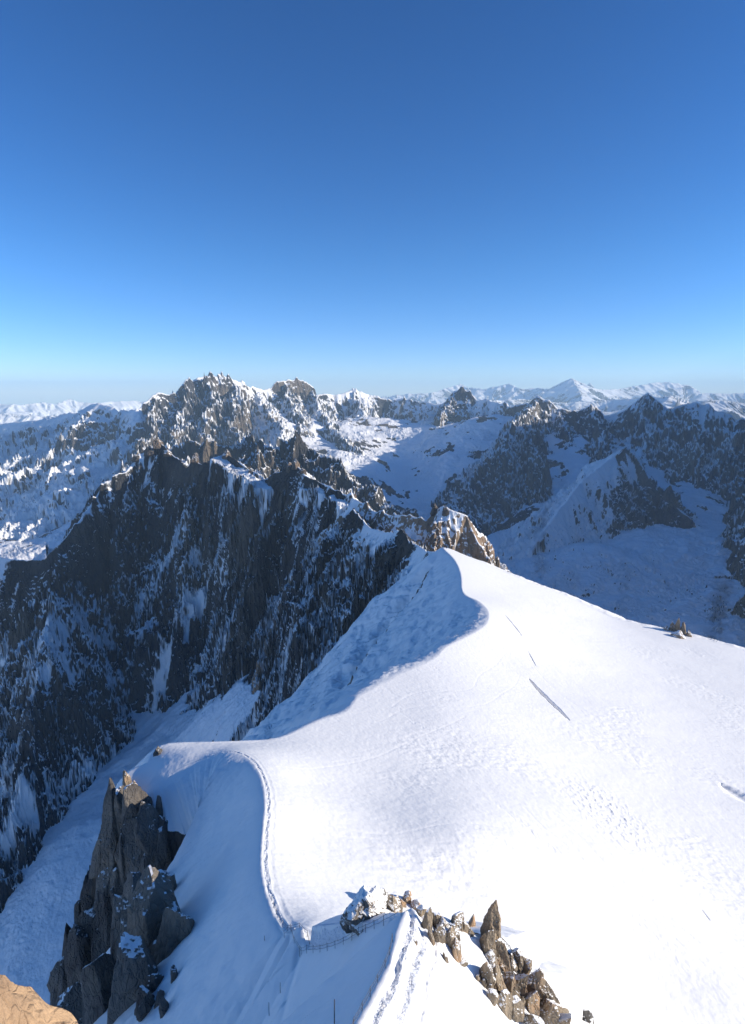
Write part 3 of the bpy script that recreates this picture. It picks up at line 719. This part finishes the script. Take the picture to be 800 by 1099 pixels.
# ------------------------------------------------------------------ rocks
import bmesh
_ico = {}
def ico(n):
    if n not in _ico:
        bm = bmesh.new(); bmesh.ops.create_icosphere(bm, subdivisions=n, radius=1)
        v = np.array([x.co[:] for x in bm.verts], F32); f = np.array([[q.index for q in x.verts] for x in bm.faces], np.int32); bm.free()
        _ico[n] = (v / np.linalg.norm(v, axis=1)[:, None], f)
    return _ico[n]
def block(c, size, seed, rz=0., tilt=(0, 0), n=4, planes=15, rough=1., pointed=0.):
    """one faceted piece of granite: random cleavage planes cut a solid, then cracks and grain"""
    v, f = ico(n); rs = np.random.RandomState(seed)
    nn, off = [], []
    for a0 in (0., 1.57, 3.14, 4.71, .75, 3.9):                    # steep joint sets
        a_ = a0 + rs.uniform(-.22, .22); z_ = rs.uniform(-.12, .3)
        nn.append((math.cos(a_), math.sin(a_), z_)); off.append(rs.uniform(.6, .95))
    for _ in range(5):                                              # slanting breaks that shape the head
        a_ = rs.uniform(0, 6.28); z_ = rs.uniform(.35, 1.3)
        nn.append((math.cos(a_), math.sin(a_), z_)); off.append(rs.uniform(.5, .85))
    for _ in range(3):
        q_ = rs.normal(size=3); nn.append(tuple(q_)); off.append(rs.uniform(.7, .95))
    nn.append((rs.uniform(-.4, .4), rs.uniform(-.4, .4), 1.)); off.append(rs.uniform(.7, .95)); nn.append((0, 0, -1.)); off.append(1.)
    nn = np.array(nn); nn /= np.linalg.norm(nn, axis=1)[:, None]; off = np.array(off)
    dt = v @ nn.T.astype(F32)
    r = np.min(np.where(dt > .05, off[None] / np.maximum(dt, .05), 9), axis=1)
    r = np.minimum(r, 1.35)
    p = v * r[:, None]
    if pointed:
        k = np.clip((p[:, 2] + 1) / 2, 0, 1); p[:, :2] *= (1 - pointed * k)[:, None]
        p[:, 0] += rs.uniform(-.3, .3) * k * pointed
    p = p * (np.array(size, F32) / 2)
    m = float(min(size)); q = p + seed * 13.7
    for lam, a in ((m * .8, .04), (m * .35, .05), (m * .16, .035), (m * .07, .022)):
        g = gn3(q[:, 0] / lam, q[:, 1] / lam, q[:, 2] / (lam * 2.2), seed % 97)
        p = p + v * ((.35 - np.abs(g) * 1.6) * a * m * rough)[:, None]
    ax, ay = tilt; ca, sa, cb, sb = math.cos(ax), math.sin(ax), math.cos(ay), math.sin(ay)
    Rm = np.array([[1, 0, 0], [0, ca, -sa], [0, sa, ca]]) @ np.array([[cb, 0, sb], [0, 1, 0], [-sb, 0, cb]])
    cz, sz = math.cos(rz), math.sin(rz)
    Rm = np.array([[cz, -sz, 0], [sz, cz, 0], [0, 0, 1]]) @ Rm
    return p @ Rm.T.astype(F32) + np.array(c, F32), f
def rock_obj(name, label, cat, blocks, mat, group=None, join=True, part='block'):
    if len(blocks) == 1: join = True
    V = np.vstack([b[0] for b in blocks]); org = np.array([V[:, 0].mean(), V[:, 1].mean(), V[:, 2].min()], F32)
    if join:
        vs, fs, o_ = [], [], 0
        for v, f in blocks: vs.append(v); fs.append(f + o_); o_ += len(v)
        o = mesh_from(name, np.vstack(vs) - org, np.vstack(fs), mat, smooth=False)
    else:
        o = bpy.data.objects.new(name, None); bpy.context.scene.collection.objects.link(o)
        for v, f in blocks:
            c_ = mesh_from(part, v - org, f, mat, smooth=False); c_.parent = o
    o.location = org.tolist(); o['label'] = label; o['category'] = cat
    if group: o['group'] = group
    return o
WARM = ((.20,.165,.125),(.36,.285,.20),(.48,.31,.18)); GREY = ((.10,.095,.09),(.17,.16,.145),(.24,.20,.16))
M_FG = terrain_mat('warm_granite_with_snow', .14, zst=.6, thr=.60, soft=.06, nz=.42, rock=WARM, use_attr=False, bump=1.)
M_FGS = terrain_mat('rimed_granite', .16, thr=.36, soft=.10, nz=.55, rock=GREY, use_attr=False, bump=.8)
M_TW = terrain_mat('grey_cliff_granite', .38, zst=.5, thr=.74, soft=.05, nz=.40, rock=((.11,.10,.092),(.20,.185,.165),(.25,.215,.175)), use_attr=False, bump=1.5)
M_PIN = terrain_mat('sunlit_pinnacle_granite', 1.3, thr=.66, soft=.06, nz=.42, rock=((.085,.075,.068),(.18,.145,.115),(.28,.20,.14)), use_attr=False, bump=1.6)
M_OR = terrain_mat('ochre_granite', .11, zst=.8, thr=3., soft=.05, nz=.1, rock=((.34,.225,.14),(.54,.36,.21),(.60,.36,.18)), use_attr=False, bump=.75)

def place(px, py, wpx, hpx, seed, lean=0., tilt=0., up=.30, n=4, dep=.8, pointed=.3, rough=1., pull=0., vs=1.12):
    b = hit(px, py); sl = float(np.linalg.norm(b)); k = sl / FPX
    w_, h_ = wpx * k * 1.15, hpx * k * vs
    c = b + np.array([0, 0, h_ * up]) - b / sl * pull * k
    return block(c, (w_, w_ * dep, h_), seed, rz=(seed * 1.7) % 3, tilt=(tilt, lean), n=n, pointed=pointed, rough=rough)

T_ = 'rocks breaking out of the snow on the near spur'
FG = [
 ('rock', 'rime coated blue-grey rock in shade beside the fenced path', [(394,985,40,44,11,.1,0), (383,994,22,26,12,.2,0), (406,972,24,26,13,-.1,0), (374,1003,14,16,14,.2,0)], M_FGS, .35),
 ('rock', 'brown capped knob at the right shoulder of the rimed rock', [(419,974,16,20,21,.2,0), (426,972,10,14,22,0,0)], M_FG, .35),
 ('rock', 'small dark teeth at the very top of the snowy knoll', [(437,968,12,18,31,0,.2), (430,972,9,12,32,0,0), (446,974,12,12,33,.3,0), (453,979,10,12,34,.3,0)], M_FG, .4),
 ('rock', 'tall thin tan slab on the sunny edge of the knoll', [(459,995,9,34,41,.1,0), (463,1010,7,26,42,.15,0)], M_FG, .2),
 ('rock', 'cluster of dark blocks just right of the tan slab', [(469,992,13,22,51,0,0), (475,1003,16,26,52,.2,0), (482,1013,13,30,53,.2,0), (490,1022,12,26,54,.3,0), (470,1008,10,22,55,.1,0), (487,1004,13,20,56,0,0)], M_FG, .3),
 ('rock', 'snow capped block with a dark right edge left of the big fang', [(491,994,17,22,61,0,0), (499,999,9,18,62,-.2,0)], M_FG, .35),
 ('rock', 'thin dark sliver between the snow capped block and the big fang', [(507,994,7,20,71,.35,0), (503,1002,9,12,72,.2,0)], M_FG, .35),
 ('rock', 'big pointed fang of brown rock, tallest on the spur', [(531,1014,26,80,81,-.06,.0), (523,1022,18,40,82,.0,0), (536,1030,15,40,83,-.1,0)], M_FG, .25),
 ('rock', 'pale round boulder at the foot of the big fang', [(527,1034,16,18,91,0,0)], M_FG, .3),
 ('rock', 'snow topped crag down-slope of the big fang', [(556,1034,18,30,101,-.2,0), (563,1042,13,28,102,-.4,0), (549,1038,11,20,103,0,0)], M_FG, .3),
 ('rock', 'small square tooth standing on the spur edge', [(579,1050,9,20,111,0,0)], M_FG, .35),
 ('rock', 'long fractured rock slabs spilling down the lower spur', [(522,1052,17,40,121,-.35,0), (533,1060,15,44,122,-.2,0), (545,1062,16,46,123,-.35,0), (540,1080,18,38,124,-.3,0),
     (556,1066,17,50,125,-.35,0), (552,1088,18,40,126,-.3,0), (567,1062,15,46,127,-.4,0), (570,1084,20,48,128,-.4,0), (582,1074,18,52,129,-.45,0), (586,1096,20,46,130,-.4,0), (596,1090,14,52,131,-.5,0), (567,1104,24,36,132,-.3,0), (528,1074,12,22,133,-.2,0), (600,1108,18,50,134,-.4,0)] + [(520 + q_ * 1.05 + dx_, 1042 + q_ + dy_, 6 + (q_ * 7) % 6, 12 + (q_ * 5) % 14, 500 + q_ + int(dx_), -.3, 0) for q_ in range(0, 66, 6) for dx_, dy_ in ((-7, 9), (3, 0), (13, -9))], M_FG, .22),
 ('rock', 'snow plastered rock tip poking up at the bottom edge', [(626,1094,14,26,141,0,0)], M_FGS, .35),
 ('rock', 'lone little brown stone on the sunlit snow of the knoll', [(446,1012,4.5,8,151,0,0)], M_FG, .3),
 ('rock', 'flat brown stone half buried below the dark blocks', [(496,1034,9,9,161,0,0), (478,1030,5,14,162,.3,0)], M_FG, .2),
]
for nm, lb, bl, mt, up in FG:
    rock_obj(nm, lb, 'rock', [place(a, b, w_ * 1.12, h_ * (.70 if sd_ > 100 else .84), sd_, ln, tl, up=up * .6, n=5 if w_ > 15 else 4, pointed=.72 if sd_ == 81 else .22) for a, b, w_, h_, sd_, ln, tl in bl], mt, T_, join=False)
# tower below the promontory
TW = [(124,915,28,96,201,.02), (108,925,15,40,202,.05), (135,872,22,54,203,0), (150,880,26,70,204,-.1), (164,900,28,76,205,-.15), (176,925,22,56,206,-.1), (150,925,26,80,207,0),
      (122,960,30,70,208,.1), (148,985,30,96,209,0), (168,1010,52,120,210,-.1), (192,1005,34,76,211,-.2), (138,1030,34,110,212,.05), (118,1010,26,70,213,.1), (100,1000,20,44,214,.2),
      (92,1040,30,80,215,.1), (72,1062,24,64,216,.15), (115,1070,40,90,217,.05), (150,1060,44,90,218,0), (85,1095,44,70,219,.1), (182,960,14,40,220,-.2), (158,945,14,60,221,0), (135,935,14,70,222,0)]
rt = random.Random(8)
TW += [(rt.uniform(*((112, 180) if y_ < 960 else (75, 190))), y_, rt.uniform(7, 18), rt.uniform(18, 44), 400 + i_, rt.uniform(-.2, .15)) for i_, y_ in enumerate([rt.uniform(875, 1085) for _ in range(46)])]
rock_obj('rock_tower', 'steep shaded granite tower under the rounded snow promontory', 'rock tower',
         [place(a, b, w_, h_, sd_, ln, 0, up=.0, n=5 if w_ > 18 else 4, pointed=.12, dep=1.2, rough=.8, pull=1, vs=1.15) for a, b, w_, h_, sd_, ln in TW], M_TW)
rock_obj('rock', 'small rock knob catching the sun at the tip of the promontory', 'rock',
         [place(137,842,12,20,231,0,0,up=.2,n=4), place(145,850,10,18,232,0,0,up=.1,n=4)], M_FG, join=False)
rock_obj('rock', 'rounded dark rock under the snow lip behind the promontory', 'rock', [place(170,809,9,13,241,0,0,up=.1,n=4,pointed=.1)], M_TW)
rock_obj('rock', 'broken snow dusted rock on the far right rim of the snowfield', 'rock',
         [place(a, b, w_, h_, sd_, 0, 0, up=.2, n=4, pointed=.55) for a, b, w_, h_, sd_ in ((727,678,9,19,251), (722,677,9,12,252), (733,680,9,15,253), (739,683,8,9,254), (715,676,8,6,255), (728,684,16,9,256))],
         terrain_mat('rim_granite', .5, thr=.58, soft=.07, nz=.5, rock=WARM, use_attr=False), join=False)
PN = [('blunt rock tower at the head of the small sunlit snow cap', [(236,484,12,14,261), (243,490,9,11,262), (229,491,10,9,263)]),
      ('narrow pyramid shaped pinnacle left of the small sunlit snow cap', [(210,497,9,15,264)]),
      ('row of reddish rock teeth on the dark wall crest, right group', [(311,503,8,12,265), (318,501,9,14,266), (325,507,8,10,267), (302,505,8,9,268)]),
      ('snow streaked rock teeth on the dark wall crest, left group', [(277,506,10,9,269), (286,509,9,9,270), (270,507,7,6,271)]),
      ('pair of thin spikes on the sunlit snowy ridge', [(387,535,3.5,12,272), (393,538,3,9,273), (381,533,4,6,274)]),
      ('slender sunlit pinnacle rising from the ridge beyond the snow crest', [(472,545,8,26,275), (467,549,9,16,276), (478,550,8,14,277)]),
      ('jagged brown crag on the crest at the left end of the dark wall', [(169,478,12,14,278), (160,486,10,12,279), (180,488,11,10,280), (146,494,10,10,281)])]
for lb, bl in PN:
    rock_obj('rock_pinnacle', lb, 'pinnacle', [place(a, b, w_ * 1.1, h_ * .82, sd_, up=.15, n=5, pointed=.35, rough=1.5) for a, b, w_, h_, sd_ in bl], M_PIN, 'pinnacles along the mountain crests', join=False, part='spire')
# ochre crag just below the viewpoint
c0 = P(-66, 1136, 17.)
rock_obj('rock_outcrop', 'ochre sunlit granite boulder in the bottom left corner', 'rock outcrop',
         [block(c0 + np.array([0, 0, -3.2]), (12.5, 12, 13), 301, n=7, planes=11, rough=1.1), block(c0 + np.array([-3, -3, -22.]), (14, 14, 40), 303, n=5, rough=.8),
          block(c0 + np.array([-4, -4, -65.]), (24, 22, 70), 304, n=5), block(c0 + np.array([-4, -6, -110.]), (40, 36, 70), 305, n=5)], M_OR)

# ------------------------------------------------------------------ fences, poles, path
def simplemat(name, col, rough=.6, metal=0.):
    m, nt = newmat(name); o_ = N(nt, 'ShaderNodeOutputMaterial'); b_ = N(nt, 'ShaderNodeBsdfPrincipled'); nt.links.new(b_.outputs[0], o_.inputs[0])
    tc = N(nt, 'ShaderNodeTexCoord'); nz_ = noise(nt, tc.outputs['Object'], 6., 4, .6)
    c_ = mix(nt, maprange(nt, nz_, .3, .7), tuple(x * .6 for x in col), col); nt.links.new(c_, b_.inputs['Base Color'])
    b_.inputs['Roughness'].default_value = rough; b_.inputs['Metallic'].default_value = metal
    return m
M_POST = simplemat('weathered_steel', (.09, .085, .08), .5, .6); M_ROPE = simplemat('grey_rope', (.16, .15, .14), .9); M_WOOD = simplemat('dark_stake', (.07, .055, .045), .8)
def tube(pts, rad, k=6):
    pts = [Vector(p) for p in pts]; vs = []; fs = []
    for i, p in enumerate(pts):
        t = (pts[min(i + 1, len(pts) - 1)] - pts[max(i - 1, 0)]).normalized()
        a_ = t.orthogonal().normalized() if abs(t.z) > .9 else t.cross(Vector((0, 0, 1))).normalized(); b_ = t.cross(a_)
        rr_ = rad[i] if isinstance(rad, (list, tuple)) else rad
        for j in range(k):
            q = 2 * math.pi * j / k; vs.append(tuple(p + a_ * math.cos(q) * rr_ + b_ * math.sin(q) * rr_))
    for i in range(len(pts) - 1):
        for j in range(k):
            fs.append((i * k + j, i * k + (j + 1) % k, (i + 1) * k + (j + 1) % k, (i + 1) * k + j))
    fs.append(tuple(range(k - 1, -1, -1))); fs.append(tuple((len(pts) - 1) * k + j for j in range(k)))
    return vs, fs
def pymesh(name, vs, fs, mat, parent=None, loc=None):
    me = bpy.data.meshes.new(name); me.from_pydata(vs, [], fs); me.materials.append(mat)
    for p_ in me.polygons: p_.use_smooth = len(p_.vertices) == 4
    o_ = bpy.data.objects.new(name, me); bpy.context.scene.collection.objects.link(o_)
    if parent: o_.parent = parent
    if loc is not None: o_.location = loc
    return o_
def walk(line, step, off):
    """points every step metres along a plan polyline, shifted off metres to the left of travel"""
    L_ = [np.array(p[:2]) for p in line]; out_ = []; carry = 0.
    for a_, b_ in zip(L_[:-1], L_[1:]):
        e_ = b_ - a_; n_ = np.linalg.norm(e_); u_ = e_ / n_; q = carry
        while q < n_:
            p_ = a_ + u_ * q + np.array([-u_[1], u_[0]]) * off; out_.append(p_); q += step
        carry = q - n_
    return out_
def groundn(ps):
    ps = np.array(ps); return H(ps[:, 0].astype(F32), ps[:, 1].astype(F32))[0]
def fence(label, line, step, off, h, ropes):
    ps = walk(line, step, off); zs = groundn(ps)
    base = bpy.data.objects.new('rope_fence', None); bpy.context.scene.collection.objects.link(base)
    B0 = Vector((ps[0][0], ps[0][1], float(zs[0]))); base.location = B0
    base['label'] = label; base['category'] = 'fence'; base['group'] = 'rope fences along the trodden path'
    rs = random.Random(len(ps)); tops = []; post = None
    for p_, z_ in zip(ps, zs):
        lx, ly = rs.uniform(-.1, .1), rs.uniform(-.1, .1); hh_ = h * rs.uniform(.85, 1.15)
        b_ = Vector((p_[0], p_[1], float(z_))) - B0
        vs, fs = tube([(0, 0, -.4), (lx * .5, ly * .5, hh_ * .5), (lx, ly, hh_)], [.042, .04, .036])
        pymesh('post', vs, fs, M_POST, base, b_)
        tops.append([b_ + Vector((lx * f_, ly * f_, hh_ * f_)) for f_ in ropes])
    for r_ in range(len(ropes)):
        pts = []
        for a_, b_ in zip(tops[:-1], tops[1:]):
            for q in range(6):
                t_ = q / 6; v_ = a_[r_].lerp(b_[r_], t_); v_.z -= .35 * 4 * t_ * (1 - t_) * .5; pts.append(v_)
        pts.append(tops[-1][r_]); vs, fs = tube(pts, .028, 5); pymesh('rope', vs, fs, M_ROPE, base)
AL = [a for a in ARETE]
fence('rope fence on the shaded side where the path dips from the knoll to the saddle', list(AL[7:15]) + [BP[NC * 3 + 2], BP[NC * 4]], 3.2, 1.3, 1.9, (.95, .55))
fence('rope handrail running down the near crest toward the knoll', AL[2:7], 3.0, .5, 1.4, (.95, .5))
fence('rope fence edging the lip of the snowfield just past the saddle', [BP[i] for i in range(NC * 3, NC * 5 + 1)], 3.4, -.6, 1.7, (.95, .55))
for (px, py, h_, lb) in ((301,1066,2.6,'thin dark pole on the shaded slope right beside the straight groove'), (289,1090,3.2,'thin dark pole lowest on the shaded slope left of the groove'),
                         (359,1099,3.4,'thin dark pole at the bottom edge under the near crest'), (284,1010,1.3,'short dark stake on the shaded slope below the saddle'), (322,1028,2.6,'thick dark pole where the straight groove meets the fenced path')):
    b = hit(px, py); vs, fs = tube([(0, 0, -.5), (.02, 0, h_ * .5), (.05, .03, h_)], [.07, .06, .05])
    o = pymesh('marker_pole', vs, fs, M_WOOD, None, Vector(b.tolist())); o['label'] = lb; o['category'] = 'pole'; o['group'] = 'marker poles in the snow'

# trampled path: a narrow sheet of churned snow following the ground
M_PATH = terrain_mat('trampled_snow', .12, thr=-1., soft=.05, nz=.1, use_attr=False, snow_bump=.9, snowcol=(.80,.82,.86))
def path_strip(name, label, line, off, width, step=.35, nw=9):
    L_ = catmull(np.array([p[:3] for p in line]), 8)
    a_ = np.array(walk(L_, step, off)); n = len(a_)
    tg = np.gradient(a_, axis=0); tg /= np.linalg.norm(tg, axis=1)[:, None] + 1e-9; nr = np.stack([-tg[:, 1], tg[:, 0]], 1)
    u = np.linspace(-.5, .5, nw); s_ = np.arange(n) * step
    wd = width * (1 + .25 * gn2(s_ / 5., s_ * 0, 801))
    P_ = a_[:, None] + nr[:, None] * (u[None, :, None] * wd[:, None, None])
    x_, y_ = P_[..., 0].astype(F32), P_[..., 1].astype(F32); z_ = H(x_, y_)[0]
    edge = 1 - (np.abs(u) * 2) ** 4
    z_ = z_ + .02 + edge[None] * (.05 + .12 * gn2(x_ / .55, y_ / .55, 802) + .06 * gn2(x_ / .25, y_ / .25, 803)) - (1 - edge)[None] * .06
    idx = np.arange(n * nw).reshape(n, nw)
    q = np.stack([idx[:-1, :-1], idx[:-1, 1:], idx[1:, 1:], idx[1:, :-1]], -1).reshape(-1, 4)
    o = mesh_from(name, np.stack([x_, y_, z_], -1).reshape(-1, 3), q, M_PATH); o['kind'] = 'structure'; o['label'] = label; o['category'] = 'path'
path_strip('path', 'trodden snow path curving down the near sunlit crest', AL[2:8], -2.4, 3.4)
path_strip('path', 'trodden snow path in shade between the knoll and the saddle', AL[7:14], -.3, 1.8)
path_strip('path', 'trodden snow path along the curved lip of the snowfield', [BP[i] for i in range(NC * 3 + 3, NC * 12, 2)], -1.1, 1.2)


# ------------------------------------------------------------------ light, sky, haze, camera
sc = bpy.context.scene
w = bpy.data.worlds.new('World'); sc.world = w; w.use_nodes = True
nt = w.node_tree; nt.nodes.clear()
wo = N(nt, 'ShaderNodeOutputWorld'); bg = N(nt, 'ShaderNodeBackground'); sky = N(nt, 'ShaderNodeTexSky')
sky.sky_type = 'NISHITA'; sky.sun_disc = False; sky.sun_elevation = math.radians(SUN_EL); sky.sun_rotation = math.radians(SUN_AZ)
sky.altitude = 2600; sky.air_density = 1.0; sky.dust_density = 0.0; sky.ozone_density = 3.0
hs = N(nt, 'ShaderNodeHueSaturation'); hs.inputs['Saturation'].default_value = 1.18
nt.links.new(sky.outputs[0], hs.inputs['Color']); tint = N(nt, 'ShaderNodeMix', data_type='RGBA', blend_type='MULTIPLY'); tint.inputs[0].default_value = 1.; tint.inputs[7].default_value = (.90 * .11, 1.02 * .11, 1.10 * .11, 1)
wtc = N(nt, 'ShaderNodeTexCoord'); wsp = N(nt, 'ShaderNodeSeparateXYZ'); nt.links.new(wtc.outputs['Generated'], wsp.inputs[0])
hz_ = mix(nt, maprange(nt, wsp.outputs[2], .0, .22), (.97, .89, 1.02), (1., 1., 1.))
hm_ = N(nt, 'ShaderNodeMix', data_type='RGBA', blend_type='MULTIPLY'); hm_.inputs[0].default_value = 1.
nt.links.new(hs.outputs[0], hm_.inputs[6]); nt.links.new(hz_, hm_.inputs[7]); nt.links.new(hm_.outputs[2], tint.inputs[6]); gm = N(nt, 'ShaderNodeGamma'); gm.inputs[1].default_value = 1.22; nt.links.new(tint.outputs[2], gm.inputs[0]); nt.links.new(gm.outputs[0], bg.inputs[0]); bg.inputs[1].default_value = 1.30
nt.links.new(bg.outputs[0], wo.inputs[0])
sd = bpy.data.lights.new('sun', 'SUN'); sd.energy = 5.0; sd.angle = math.radians(.5); sd.color = (1, .905, .765)
so = bpy.data.objects.new('sun', sd); sc.collection.objects.link(so)
a, e = math.radians(SUN_AZ), math.radians(SUN_EL)
sv = Vector((math.sin(a) * math.cos(e), math.cos(a) * math.cos(e), math.sin(e)))
so.rotation_euler = sv.to_track_quat('Z', 'Y').to_euler()

# haze
HZ = 60000.
hv = [(x * HZ, y * HZ, z) for z in (-2705., 980.) for x, y in ((-1, -1), (1, -1), (1, 1), (-1, 1))]
me = bpy.data.meshes.new('haze'); me.from_pydata(hv, [], [(0,3,2,1),(4,5,6,7),(0,1,5,4),(1,2,6,5),(2,3,7,6),(3,0,4,7)])
hm, nt = newmat('thin_mountain_air')
ho = N(nt, 'ShaderNodeOutputMaterial'); pv = N(nt, 'ShaderNodeVolumePrincipled')
pv.inputs['Color'].default_value = (.58, .82, 1., 1); pv.inputs['Density'].default_value = 2.2e-5; pv.inputs['Anisotropy'].default_value = 0.
nt.links.new(pv.outputs[0], ho.inputs['Volume'])
me.materials.append(hm)
o = bpy.data.objects.new('haze', me); sc.collection.objects.link(o)
o['kind'] = 'stuff'; o['label'] = 'thin blue air between the camera and the far mountains'; o['category'] = 'haze'

cam = bpy.data.cameras.new('camera'); cam.sensor_fit = 'VERTICAL'; cam.sensor_height = 36.; cam.lens = FPX / 1099. * 36.
cam.clip_start = .5; cam.clip_end = 200000.
cobj = bpy.data.objects.new('camera', cam); sc.collection.objects.link(cobj); sc.camera = cobj
cobj.location = (0, 0, 0); cobj.rotation_euler = (math.radians(90) - PITCH, 0, 0)
sc.view_settings.view_transform = 'Standard'; sc.view_settings.look = 'None'; sc.view_settings.gamma = 1; sc.view_settings.exposure = .38
sc.cycles.use_denoising = True
sc.cycles.max_bounces = 5; sc.cycles.diffuse_bounces = 4; sc.cycles.volume_bounces = 1
print('script', round(time.time() - T0, 1))
